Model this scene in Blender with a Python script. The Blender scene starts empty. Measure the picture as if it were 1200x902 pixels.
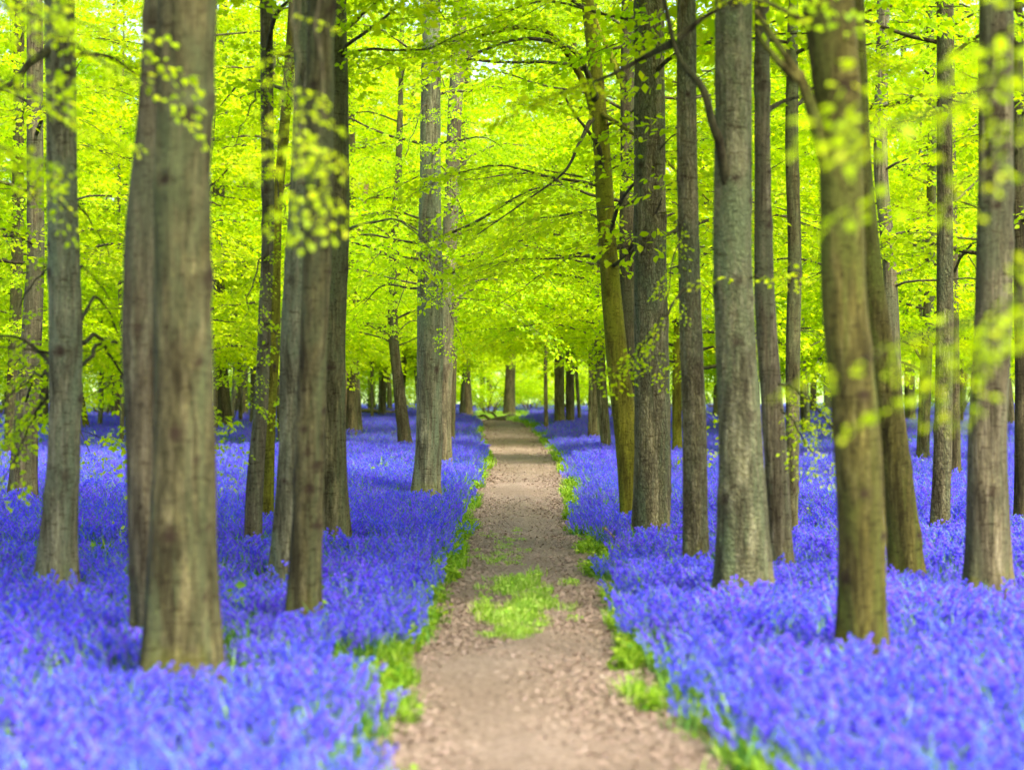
import bpy, math
import numpy as np
from mathutils import Vector

# ------------------------------------------------------------------ camera, sky, sun, exposure
S = bpy.context.scene
COL = S.collection
FPX, HOR, EYE = 2400.0, 445.0, 1.6          # focal length and horizon in pixels of the 1200 px wide photograph

cd = bpy.data.cameras.new('camera')
cam = bpy.data.objects.new('camera', cd)
COL.objects.link(cam)
cam.location = (0, 0, EYE)
cam.rotation_euler = (math.radians(90), 0, 0)
cd.sensor_width = 36.0
cd.lens = FPX / 1200 * 36
cd.shift_y = -(451 - HOR) / 1200
cd.clip_end = 6000
cd.dof.use_dof = True
cd.dof.focus_distance = 27.0
cd.dof.aperture_fstop = 1.8
S.camera = cam

W = bpy.data.worlds.new('World')
S.world = W
W.use_nodes = True
wn = W.node_tree
bg = wn.nodes['Background']
sky = wn.nodes.new('ShaderNodeTexSky')
sky.sky_type = 'NISHITA'
sky.sun_disc = False
SUN_EL, SUN_AZ = math.radians(54), math.radians(142)     # azimuth clockwise from +Y
sky.sun_elevation = SUN_EL
sky.sun_rotation = SUN_AZ
sky.air_density = 1.0
sky.dust_density = 4.0
sky.ozone_density = 1.0
wn.links.new(sky.outputs[0], bg.inputs[0])
bg.inputs[1].default_value = 0.14

sd = bpy.data.lights.new('sun', 'SUN')
sd.energy = 1.9
sd.angle = math.radians(13)
sd.color = (1.0, 0.95, 0.88)
sun = bpy.data.objects.new('sun', sd)
COL.objects.link(sun)
sdir = Vector((math.sin(SUN_AZ) * math.cos(SUN_EL), math.cos(SUN_AZ) * math.cos(SUN_EL), math.sin(SUN_EL)))
sun.rotation_euler = (-sdir).to_track_quat('-Z', 'Y').to_euler()

S.view_settings.view_transform = 'Standard'
S.view_settings.look = 'None'
S.view_settings.exposure = 2.12
S.view_settings.gamma = 1.0
S.view_settings.use_curve_mapping = False
S.render.engine = 'CYCLES'
S.cycles.use_denoising = True
S.cycles.max_bounces = 12
S.cycles.diffuse_bounces = 9
S.cycles.transmission_bounces = 9
S.cycles.transparent_max_bounces = 4
S.cycles.caustics_reflective = False
S.cycles.caustics_refractive = False

# ------------------------------------------------------------------ helpers
def P(px, py, Y):
    """the place at depth Y metres that shows at pixel (px, py)"""
    return np.array([(px - 600) / FPX * Y, Y, EYE - (py - HOR) / FPX * Y])

def vhash(i, j, k, seed):
    h = (i.astype(np.int64) * 374761393 + j.astype(np.int64) * 668265263 + k.astype(np.int64) * 2147483647 + seed * 144269) & 0xffffffff
    h = ((h ^ (h >> 13)) * 1274126177) & 0xffffffff
    return ((h ^ (h >> 16)) & 0xffff) / 65535.0

def vnoise(x, y, z, seed=0):
    """smooth value noise, -1..1"""
    x, y, z = np.broadcast_arrays(np.asarray(x, float), np.asarray(y, float), np.asarray(z, float))
    i, j, k = np.floor(x), np.floor(y), np.floor(z)
    fx, fy, fz = x - i, y - j, z - k
    fx, fy, fz = [f * f * (3 - 2 * f) for f in (fx, fy, fz)]
    r = 0
    for a in (0, 1):
        for b in (0, 1):
            for c in (0, 1):
                w = (fx if a else 1 - fx) * (fy if b else 1 - fy) * (fz if c else 1 - fz)
                r = r + w * vhash(i + a, j + b, k + c, seed)
    return r * 2 - 1

def ground_h(x, y):
    x = np.asarray(x, float); y = np.asarray(y, float)
    u = 0.07 * np.sin(x * 0.33 + 1.3) * np.sin(y * 0.19 + .4) + 0.05 * np.sin(x * .11 - y * .07)
    u = u - 0.10 * np.exp(-((y - 46) / 4.0) ** 2) + .05 * np.exp(-((y - 62) / 7.0) ** 2)
    far = np.clip((y - 125) / 300.0, 0, 1)
    return u * (1 - np.clip((np.hypot(x, y) - 120) / 60, 0, 1)) + 9.0 * far * far

class MB:
    """collects verts, faces and joins them as one mesh"""
    def __init__(s):
        s.v, s.i, s.n, s.c, s.attr = [], [], [], 0, []
    def add(s, v, f):
        v = np.asarray(v, float).reshape(-1, 3); f = np.asarray(f, np.int64)
        s.v.append(v); s.i.append((f + s.c).ravel()); s.n.append(np.full(len(f), f.shape[1])); s.c += len(v)
    def mesh(s, name, mat, smooth=True, attrs=None):
        me = bpy.data.meshes.new(name)
        v = np.concatenate(s.v); i = np.concatenate(s.i); n = np.concatenate(s.n)
        me.vertices.add(len(v)); me.vertices.foreach_set('co', v.ravel().astype(np.float32))
        me.loops.add(len(i)); me.loops.foreach_set('vertex_index', i.astype(np.int32))
        me.polygons.add(len(n))
        st = np.concatenate([[0], np.cumsum(n)[:-1]])
        me.polygons.foreach_set('loop_start', st.astype(np.int32))
        me.polygons.foreach_set('loop_total', n.astype(np.int32))
        me.polygons.foreach_set('use_smooth', np.full(len(n), smooth))
        me.update(calc_edges=True)
        for k, a in (attrs or {}).items():
            at = me.attributes.new(k, 'FLOAT', 'POINT'); at.data.foreach_set('value', np.asarray(a, np.float32))
        if mat: me.materials.append(mat)
        return me

def link(name, me, parent=None, loc=None):
    o = bpy.data.objects.new(name, me); COL.objects.link(o)
    if parent: o.parent = parent
    if loc is not None: o.location = loc
    return o

def tag(o, label=None, cat=None, group=None, kind=None):
    if label: o['label'] = label
    if cat: o['category'] = cat
    if group: o['group'] = group
    if kind: o['kind'] = kind
    return o

def tube_geo(pts, rad, sides):
    pts = np.asarray(pts, float); n = len(pts); rad = np.broadcast_to(rad, (n,))
    t = np.gradient(pts, axis=0); t /= np.linalg.norm(t, axis=1, keepdims=True) + 1e-9
    ref = np.array([0.13, 0.21, 1.0]) if abs(t[:, 2]).mean() < .8 else np.array([1.0, .1, 0])
    a = np.cross(t, ref); a /= np.linalg.norm(a, axis=1, keepdims=True) + 1e-9
    b = np.cross(t, a)
    th = np.arange(sides) * 2 * math.pi / sides
    ring = pts[:, None] + rad[:, None, None] * (np.cos(th)[None, :, None] * a[:, None] + np.sin(th)[None, :, None] * b[:, None])
    k = np.arange(sides); k2 = (k + 1) % sides
    f = np.concatenate([np.stack([r * sides + k, r * sides + k2, (r + 1) * sides + k2, (r + 1) * sides + k], 1) for r in range(n - 1)])
    return ring.reshape(-1, 3), f

def smooth_path(ctrl, n):
    """Catmull-Rom through control points"""
    c = np.asarray(ctrl, float)
    c = np.vstack([2 * c[0] - c[1], c, 2 * c[-1] - c[-2]])
    m = len(c) - 3
    u = np.linspace(0, m - 1e-6, n); s = u.astype(int); t = (u - s)[:, None]
    p0, p1, p2, p3 = c[s], c[s + 1], c[s + 2], c[s + 3]
    return .5 * (2 * p1 + (p2 - p0) * t + (2 * p0 - 5 * p1 + 4 * p2 - p3) * t ** 2 + (3 * p1 - p0 - 3 * p2 + p3) * t ** 3)

# ------------------------------------------------------------------ materials
def newmat(name):
    m = bpy.data.materials.new(name); m.use_nodes = True
    m.node_tree.nodes.clear()
    return m, m.node_tree.nodes, m.node_tree.links

def nd(N, t, **kw):
    n = N.new(t)
    for k, v in kw.items(): setattr(n, k, v)
    return n

def ramp(N, stops):
    r = N.new('ShaderNodeValToRGB'); e = r.color_ramp.elements
    while len(e) < len(stops): e.new(0.5)
    for q, (p, c) in zip(e, stops): q.position = p; q.color = (*c, 1)
    return r

def leaf_material(name, stops, trans, tmix, per='island', gloss=0.006):
    m, N, L = newmat(name)
    if per == 'island':
        src = nd(N, 'ShaderNodeNewGeometry').outputs['Random Per Island']
    else:
        src = nd(N, 'ShaderNodeObjectInfo').outputs['Random']
    r = ramp(N, stops); L.new(src, r.inputs[0])
    oi = nd(N, 'ShaderNodeObjectInfo')
    hs = nd(N, 'ShaderNodeHueSaturation')
    mr = nd(N, 'ShaderNodeMapRange'); mr.inputs['To Min'].default_value = 0.485; mr.inputs['To Max'].default_value = 0.51
    L.new(oi.outputs['Random'], mr.inputs[0]); L.new(mr.outputs[0], hs.inputs['Hue']); L.new(r.outputs[0], hs.inputs['Color'])
    d = nd(N, 'ShaderNodeBsdfDiffuse'); L.new(hs.outputs[0], d.inputs[0])
    t = nd(N, 'ShaderNodeBsdfTranslucent')
    mm = nd(N, 'ShaderNodeMix', data_type='RGBA', blend_type='MULTIPLY'); mm.inputs[0].default_value = 1
    L.new(hs.outputs[0], mm.inputs[6]); mm.inputs[7].default_value = (*trans, 1); L.new(mm.outputs[2], t.inputs[0])
    mx = nd(N, 'ShaderNodeMixShader'); mx.inputs[0].default_value = tmix
    L.new(d.outputs[0], mx.inputs[1]); L.new(t.outputs[0], mx.inputs[2])
    g = nd(N, 'ShaderNodeBsdfGlossy'); g.inputs['Roughness'].default_value = .45; g.inputs[0].default_value = (1, 1, 1, 1)
    m2 = nd(N, 'ShaderNodeMixShader'); m2.inputs[0].default_value = gloss
    L.new(mx.outputs[0], m2.inputs[1]); L.new(g.outputs[0], m2.inputs[2])
    o = nd(N, 'ShaderNodeOutputMaterial'); L.new(m2.outputs[0], o.inputs[0])
    return m

LEAF = leaf_material('beech_leaf', [(0, (.28, .45, .002)), (.35, (.38, .57, .002)), (.75, (.45, .63, .003)), (1, (.60, .70, .01))], (1.32, 1.25, .4), .6)
HERB = leaf_material('verge_leaf', [(0, (.07, .17, .012)), (.5, (.18, .35, .016)), (1, (.38, .54, .045))], (1.2, 1.15, .6), .45)
GRASSM = leaf_material('grass_blade', [(0, (.14, .30, .02)), (.5, (.29, .50, .035)), (1, (.52, .62, .16))], (1.1, 1.1, .7), .4)
BLADE = leaf_material('bluebell_leaf', [(0, (.07, .19, .04)), (.6, (.14, .34, .06)), (1, (.28, .50, .10))], (1.1, 1.15, .7), .35)
BELL = leaf_material('bluebell_petal', [(0, (.105, .056, .66)), (.5, (.152, .088, .86)), (.9, (.195, .130, .91)), (1, (.27, .21, .93))], (1, 1, 1.05), .4, gloss=.02)
LITTER = leaf_material('dead_leaf', [(0, (.07, .042, .026)), (.4, (.19, .13, .085)), (.75, (.34, .255, .185)), (1, (.72, .60, .51))], (1, .8, .6), .1, gloss=.03)

def bark_material(name, dark, mid, light, algae, algae_amt, furrow=0, streak=(34, 34, 3.0), bump=1.0, scaly=0.0):
    m, N, L = newmat(name)
    tc = nd(N, 'ShaderNodeTexCoord')
    oi = nd(N, 'ShaderNodeObjectInfo')
    def mapped(sc, src=None):
        mp = nd(N, 'ShaderNodeMapping'); mp.inputs['Scale'].default_value = sc
        L.new(src or tc.outputs['Object'], mp.inputs[0]); return mp.outputs[0]
    def noise(sc, scale, det=5, rough=.6, dist=0.0):
        n = nd(N, 'ShaderNodeTexNoise'); n.inputs['Scale'].default_value = scale; n.inputs['Detail'].default_value = det
        n.inputs['Roughness'].default_value = rough; n.inputs['Distortion'].default_value = dist
        L.new(mapped(sc), n.inputs[0]); return n.outputs[0]
    def mixc(a, b, fac, blend='MIX'):
        q = nd(N, 'ShaderNodeMix', data_type='RGBA', blend_type=blend)
        for v, k in ((fac, 0), (a, 6), (b, 7)):
            if isinstance(v, tuple): q.inputs[k].default_value = (*v, 1)
            elif isinstance(v, (int, float)): q.inputs[k].default_value = v
            else: L.new(v, q.inputs[k])
        return q.outputs[2]
    def rmp(v, stops):
        r = ramp(N, stops); L.new(v, r.inputs[0]); return r.outputs[0]
    def mul(v, k):
        q = nd(N, 'ShaderNodeMath', operation='MULTIPLY'); L.new(v, q.inputs[0])
        if isinstance(k, (int, float)): q.inputs[1].default_value = k
        else: L.new(k, q.inputs[1])
        return q.outputs[0]
    n1 = noise(streak, 1.0, 10, .80, .5)                    # fine vertical grain
    n1b = noise((7, 7, 1.6), 1.0, 5, .62, .8)              # broad uneven tone
    col = rmp(n1, [(.37, dark), (.5, mid), (.63, light)])
    col = mixc(col, rmp(n1b, [(.34, (.36, .33, .28)), (.5, (.93, .92, .87)), (.65, (1.5, 1.47, 1.36))]), 1.0, 'MULTIPLY')
    n2 = noise((3.4, 3.4, .8), 1.0, 6, .65, .9)            # algae drifts
    col = mixc(col, algae, mul(rmp(n2, [(.45, (0, 0, 0)), (.58, (1, 1, 1))]), algae_amt))
    n3 = noise((9, 9, 42), 1.0, 4, .6, .4)                 # short cross cracks and lenticels
    col = mixc(col, rmp(n3, [(.58, (1, 1, 1)), (.66, (.40, .34, .28))]), .8, 'MULTIPLY')
    n4 = noise((1, 1, .8), 42, 4, .75)                     # lichen flecks and pits
    col = mixc(col, rmp(n4, [(.36, (.40, .36, .32)), (.45, (1, 1, 1)), (.58, (1, 1, 1)), (.66, (1.7, 1.75, 1.55))]), .8, 'MULTIPLY')
    hgt = n1
    if furrow or scaly:
        wob = nd(N, 'ShaderNodeTexNoise'); wob.inputs['Scale'].default_value = 9; wob.inputs['Detail'].default_value = 4
        L.new(tc.outputs['Object'], wob.inputs[0])
        ad = nd(N, 'ShaderNodeVectorMath', operation='MULTIPLY_ADD'); ad.inputs[1].default_value = (.09, .09, .22)
        L.new(wob.outputs['Color'], ad.inputs[0]); L.new(tc.outputs['Object'], ad.inputs[2])
        vo = nd(N, 'ShaderNodeTexVoronoi', feature='DISTANCE_TO_EDGE')
        vo.inputs['Scale'].default_value = 1.0
        L.new(mapped((44, 44, 7) if furrow else (52, 52, 26), ad.outputs[0]), vo.inputs['Vector'])
        cl = nd(N, 'ShaderNodeMapRange'); cl.inputs['From Max'].default_value = .30; L.new(vo.outputs['Distance'], cl.inputs[0])
        h2 = nd(N, 'ShaderNodeMath', operation='MULTIPLY_ADD'); h2.inputs[1].default_value = .45; L.new(cl.outputs[0], h2.inputs[0]); L.new(n1, h2.inputs[2])
        hgt = h2.outputs[0]
        col = mixc(col, rmp(cl.outputs[0], [(0, (.45, .42, .38)), (.6, (1.08, 1.08, 1.08))]), .75 if furrow else .5, 'MULTIPLY')
    ka = nd(N, 'ShaderNodeAttribute', attribute_name='knot')
    col = mixc(col, (.030, .018, .011), ka.outputs['Fac'])
    ma = nd(N, 'ShaderNodeAttribute', attribute_name='moss')
    nm = noise((1, 1, 1), 14, 4, .7)
    col = mixc(col, (.13, .13, .010), mul(rmp(nm, [(.42, (0, 0, 0)), (.56, (1, 1, 1))]), ma.outputs['Fac']))
    hv = nd(N, 'ShaderNodeHueSaturation'); hv.inputs['Saturation'].default_value = 1.08; mr = nd(N, 'ShaderNodeMapRange'); mr.inputs['To Min'].default_value = 1.12; mr.inputs['To Max'].default_value = 1.55
    L.new(oi.outputs['Random'], mr.inputs[0]); L.new(mr.outputs[0], hv.inputs['Value']); L.new(col, hv.inputs['Color'])
    b = nd(N, 'ShaderNodeBsdfPrincipled'); b.inputs['Roughness'].default_value = .9; b.inputs['Specular IOR Level'].default_value = .15
    L.new(hv.outputs[0], b.inputs['Base Color'])
    bp = nd(N, 'ShaderNodeBump'); bp.inputs['Strength'].default_value = bump; bp.inputs['Distance'].default_value = .03
    L.new(hgt, bp.inputs['Height']); L.new(bp.outputs[0], b.inputs['Normal'])
    o = nd(N, 'ShaderNodeOutputMaterial'); L.new(b.outputs[0], o.inputs[0])
    return m

BARK = {
    'olive':  bark_material('bark_olive', (.030, .026, .011), (.078, .070, .032), (.150, .132, .070), (.088, .102, .044), .8),
    'grey':   bark_material('bark_grey_green', (.045, .042, .024), (.108, .102, .060), (.18, .172, .112), (.115, .135, .075), .9),
    'scaly':  bark_material('bark_scaly', (.045, .044, .022), (.115, .113, .062), (.20, .195, .12), (.115, .14, .066), .9, scaly=1),
    'brown':  bark_material('bark_brown', (.036, .029, .016), (.090, .077, .045), (.165, .145, .095), (.090, .098, .050), .7, streak=(34, 34, 1.6)),
    'furrow': bark_material('bark_furrowed', (.052, .046, .022), (.128, .115, .062), (.19, .170, .106), (.092, .108, .054), .8, 1, streak=(40, 40, 2), bump=1.0),
    'green':  bark_material('bark_green_olive', (.028, .024, .006), (.076, .066, .019), (.130, .118, .042), (.085, .096, .020), .95),
    'mossy':  bark_material('bark_mossy', (.050, .045, .007), (.105, .098, .015), (.155, .145, .028), (.12, .13, .015), .9),
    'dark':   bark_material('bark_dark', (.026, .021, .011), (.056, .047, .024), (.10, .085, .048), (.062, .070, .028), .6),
    'dead':   bark_material('bark_dead', (.12, .08, .045), (.25, .17, .11), (.36, .28, .20), (.17, .15, .08), .2),
}

def ground_mat(name, stops, scale, stops2=None, bump=.6):
    m, N, L = newmat(name)
    tc = nd(N, 'ShaderNodeTexCoord')
    n = nd(N, 'ShaderNodeTexNoise'); n.inputs['Scale'].default_value = scale; n.inputs['Detail'].default_value = 9; n.inputs['Roughness'].default_value = .72
    L.new(tc.outputs['Object'], n.inputs[0])
    r = ramp(N, stops); L.new(n.outputs[0], r.inputs[0])
    n2 = nd(N, 'ShaderNodeTexNoise'); n2.inputs['Scale'].default_value = .55; n2.inputs['Detail'].default_value = 6
    L.new(tc.outputs['Object'], n2.inputs[0])
    r2 = ramp(N, [(.35, (.72, .70, .66)), (.65, (1.0, 1.0, 1.0))]); L.new(n2.outputs[0], r2.inputs[0])
    mx = nd(N, 'ShaderNodeMix', data_type='RGBA', blend_type='MULTIPLY'); mx.inputs[0].default_value = 1
    L.new(r.outputs[0], mx.inputs[6]); L.new(r2.outputs[0], mx.inputs[7])
    b = nd(N, 'ShaderNodeBsdfPrincipled'); b.inputs['Roughness'].default_value = .95; b.inputs['Specular IOR Level'].default_value = .15
    out = mx.outputs[2]
    if stops2:                                          # ends of the wood: sunlit meadow beyond
        sx = nd(N, 'ShaderNodeSeparateXYZ'); L.new(tc.outputs['Object'], sx.inputs[0])
        mr = nd(N, 'ShaderNodeMapRange'); mr.inputs['From Min'].default_value = 96; mr.inputs['From Max'].default_value = 110
        L.new(sx.outputs[1], mr.inputs[0])
        n3 = nd(N, 'ShaderNodeTexNoise'); n3.inputs['Scale'].default_value = .35; n3.inputs['Detail'].default_value = 8
        L.new(tc.outputs['Object'], n3.inputs[0]); r3 = ramp(N, stops2); L.new(n3.outputs[0], r3.inputs[0])
        mm = nd(N, 'ShaderNodeMix', data_type='RGBA'); L.new(mr.outputs[0], mm.inputs[0]); L.new(out, mm.inputs[6]); L.new(r3.outputs[0], mm.inputs[7])
        out = mm.outputs[2]
    L.new(out, b.inputs['Base Color'])
    bp = nd(N, 'ShaderNodeBump'); bp.inputs['Strength'].default_value = bump; bp.inputs['Distance'].default_value = .02
    L.new(n.outputs[0], bp.inputs['Height']); L.new(bp.outputs[0], b.inputs['Normal'])
    o = nd(N, 'ShaderNodeOutputMaterial'); L.new(b.outputs[0], o.inputs[0])
    return m

SOIL = ground_mat('woodland_soil', [(.3, (.035, .035, .014)), (.5, (.07, .085, .025)), (.7, (.13, .13, .05))], 9, [(.3, (.22, .34, .09)), (.7, (.38, .48, .18))])
EARTH = ground_mat('trodden_earth', [(.32, (.060, .041, .026)), (.45, (.175, .127, .088)), (.57, (.255, .190, .136)), (.70, (.47, .38, .30))], 34)

# ------------------------------------------------------------------ setting: ground and path
def ground():
    xs = np.unique(np.concatenate([np.linspace(-3000, -60, 16), np.linspace(-60, 60, 121), np.linspace(60, 3000, 16)]))
    ys = np.unique(np.concatenate([np.linspace(-600, -5, 8), np.linspace(-5, 130, 181), np.linspace(130, 500, 30), np.linspace(500, 4500, 12)]))
    X, Y = np.meshgrid(xs, ys)
    Z = ground_h(X, Y)
    nx, ny = len(xs), len(ys)
    a = (np.arange(ny - 1)[:, None] * nx + np.arange(nx - 1)).ravel()
    m = MB(); m.add(np.stack([X, Y, Z], -1), np.stack([a, a + 1, a + nx + 1, a + nx], 1))
    tag(link('ground', m.mesh('ground', SOIL)), kind='structure')
ground()

# edges of the path read off the photograph: row, left, right
EDGE = [(1300, 440, 1010), (902, 458, 828), (850, 462, 764), (800, 474, 722), (750, 500, 712), (700, 528, 704), (650, 547, 686), (600, 559, 661),
        (560, 571, 656), (540, 577, 650), (520, 571, 634), (510, 568, 624), (502, 565, 612), (498, 560, 603), (494, 548, 588)]
PY, PLX, PRX = [], [], []
for row, l, r in EDGE:
    Y = FPX * EYE / (row - HOR); PY.append(Y); PLX.append((l - 600) / FPX * Y); PRX.append((r - 600) / FPX * Y)
PY, PLX, PRX = map(np.array, (PY, PLX, PRX))
def path_edges(y):
    wl = .09 * vnoise(y * .8, 2.5, .5, 91) + .05 * vnoise(y * 2.6, 7.5, .5, 92)
    wr = .09 * vnoise(y * .8, 12.5, .5, 93) + .05 * vnoise(y * 2.6, 17.5, .5, 94)
    wide = .07 * np.clip((np.asarray(y) - 10) / 6, -.4, 1)
    return np.interp(y, PY, PLX) + wl - wide, np.interp(y, PY, PRX) + wr + wide
PATH_END = PY[-1]

def path():
    ys = np.concatenate([np.arange(PY[0], 30, .08), np.arange(30, PATH_END, .3)])
    L, R = path_edges(ys)
    k = np.ones(9) / 9
    Ls, Rs = np.convolve(np.pad(L, 4, 'edge'), k, 'valid'), np.convolve(np.pad(R, 4, 'edge'), k, 'valid')
    Ls = Ls - .10 + .07 * vnoise(ys * 1.7, 0, 0, 3); Rs = Rs + .10 + .07 * vnoise(ys * 1.7, 5, 0, 4)
    n = 25; u = np.linspace(0, 1, n)
    X = Ls[:, None] * (1 - u) + Rs[:, None] * u
    Y = np.repeat(ys[:, None], n, 1)
    Z = ground_h(X, Y) + .028 + .010 * vnoise(X * 5, Y * 5, 0, 9) + .006 * vnoise(X * 13, Y * 13, 0, 10)
    Z += .02 * np.cos(u * 2 * math.pi * 2)[None] * .5      # two faint wheel tracks
    Z[:, 0] -= .05; Z[:, -1] -= .05
    a = (np.arange(len(ys) - 1)[:, None] * n + np.arange(n - 1)).ravel()
    m = MB(); m.add(np.stack([X, Y, Z], -1), np.stack([a, a + 1, a + n + 1, a + n], 1))
    tag(link('path', m.mesh('path', EARTH)), kind='structure')
path()

# ------------------------------------------------------------------ leaves, sprays, boughs
rng = np.random.default_rng(7)

def rot_from(d, roll, n):
    """frames (n,3,3) whose columns are dir, side, normal; d (n,3) directions, roll about them"""
    d = d / np.linalg.norm(d, axis=1, keepdims=True)
    up = np.array([0, 0, 1.0])
    s = np.cross(up, d); s /= np.linalg.norm(s, axis=1, keepdims=True) + 1e-9
    nn = np.cross(d, s)
    c, q = np.cos(roll)[:, None], np.sin(roll)[:, None]
    return np.stack([d, s * c + nn * q, nn * c - s * q], -1)

LEAF6 = np.array([[0, 0, 0], [.30, .34, .06], [.72, .26, .05], [1.0, 0, -.06], [.72, -.26, .05], [.30, -.34, .06]])
LF6 = np.array([[0, 3, 2, 1], [0, 5, 4, 3]])
LEAF4 = np.array([[0, 0, 0], [.45, .36, .07], [1, 0, 0], [.45, -.36, .07]])
LF4 = np.array([[0, 3, 2, 1]])

def make_spray(seed, fine, dense=1.0, size=1.0):
    """a flat beech spray along +X, one metre long: leaf centres and frames, twig polylines"""
    r = np.random.default_rng(seed)
    pos, dirs, tw = [], [], []
    def ax(x): return np.array([x, .05 * math.sin(3 * x + seed), -.16 * x * x])
    tw.append((np.array([ax(x) for x in np.linspace(0, 1, 6 if fine else 3)]), .0045, .0015))
    side = 1
    for x in np.arange(.10, .98, .085 / dense):
        side = -side
        Lt = (.16 + .34 * (1 - x) ** .8) * r.uniform(.65, 1.15)
        ang = side * math.radians(r.uniform(38, 62))
        b = ax(x); d = np.array([math.cos(ang), math.sin(ang), r.uniform(-.18, .18)])
        curve = r.uniform(-.25, .05)
        pts = [b + d * (Lt * t) + np.array([0, 0, curve * Lt * t * t]) for t in (0, .5, 1)]
        if fine: tw.append((np.array([pts[0], pts[2]]), .0022, .001))
        s2 = 1
        for t in np.arange(.25, 1.01, .052 / Lt / dense):
            s2 = -s2
            a2 = ang + s2 * math.radians(r.uniform(25, 70))
            pos.append(b + d * (Lt * t) + np.array([0, 0, curve * Lt * t * t]) + r.normal(0, 1, 3) * [.012, .012, .03])
            dirs.append((math.cos(a2), math.sin(a2), r.uniform(-1.0, .2)))
        pos.append(pts[2]); dirs.append(d + np.array([0, 0, -.3]))
    pos.append(ax(1)); dirs.append((1, 0, -.4))
    pos, dirs = np.array(pos), np.array(dirs)
    n = len(pos)
    fr = rot_from(dirs, r.normal(0, .75, n), n)
    sz = r.uniform(.046, .076, n) * size
    base = LEAF6 if fine else LEAF4
    v = pos[:, None] + np.einsum('nij,kj->nki', fr, base) * sz[:, None, None]
    lf = LF6 if fine else LF4
    f = (np.arange(n)[:, None, None] * len(base) + lf[None]).reshape(-1, 4)
    tm = MB()
    for p, r0, r1 in tw: tm.add(*tube_geo(p, np.linspace(r0, r1, len(p)), 3))
    return v.reshape(-1, 3), f, np.concatenate(tm.v), np.concatenate(tm.i).reshape(-1, 4)

SP_FINE = [make_spray(i, True, .95, 1.1) for i in range(5)]
SP_THIN = [make_spray(60 + i, True, .52, 1.6) for i in range(4)]
SP_FAR = [make_spray(20 + i, False, 1.2, 1.12) for i in range(6)]

class Crown:
    def __init__(s, kind):
        s.leaf, s.wood = MB(), MB()
        s.prot = {'fine': SP_FINE, 'thin': SP_THIN, 'far': SP_FAR}[kind]
        s.kind = kind
    def spray(s, at, d, scale, roll):
        p = s.prot[rng.integers(len(s.prot))]
        fr = rot_from(np.array([d]), np.array([roll]), 1)[0]
        if rng.random() < .5: fr = fr * np.array([[1, -1, 1]])
        s.leaf.add(p[0] @ fr.T * scale + at, p[1])
        s.wood.add(p[2] @ fr.T * scale + at, p[3])
    def bough(s, pts, r0, nspray, sscale, t0=.25, wood=True, sides=5):
        """a curved bough with sprays set alternately along it"""
        if wood: s.wood.add(*tube_geo(pts, np.linspace(r0, max(.004, r0 * .22), len(pts)), sides))
        side = 1 if rng.random() < .5 else -1
        for t in np.linspace(t0, 1, nspray):
            side = -side
            q = t * (len(pts) - 1); i = min(int(q), len(pts) - 2)
            at = pts[i] + (pts[i + 1] - pts[i]) * (q - i)
            d = pts[i + 1] - pts[i]; d = d / np.linalg.norm(d)
            ang = side * rng.uniform(.35, 1.0) if t < .97 else 0
            c, q2 = math.cos(ang), math.sin(ang)
            e = np.array([d[0] * c - d[1] * q2, d[0] * q2 + d[1] * c, d[2] * .6 + rng.uniform(-.25, .12)])
            s.spray(at, e, sscale * rng.uniform(.7, 1.25), rng.normal(0, .22))

def bough_curve(p0, az, length, rise, droop, n=9, wob=.06):
    t = np.linspace(0, 1, n)
    ph = rng.uniform(0, 6.28)
    side = wob * length * np.sin(t * 3.1 + ph) - wob * length * math.sin(ph)
    out = length * t
    x = math.sin(az) * out + math.cos(az) * side
    y = math.cos(az) * out - math.sin(az) * side
    z = rise * length * t - droop * length * t ** 2.2 + .02 * length * np.sin(t * 9 + ph) - .02 * length * math.sin(ph)
    return p0 + np.stack([x, y, z], 1)

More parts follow.
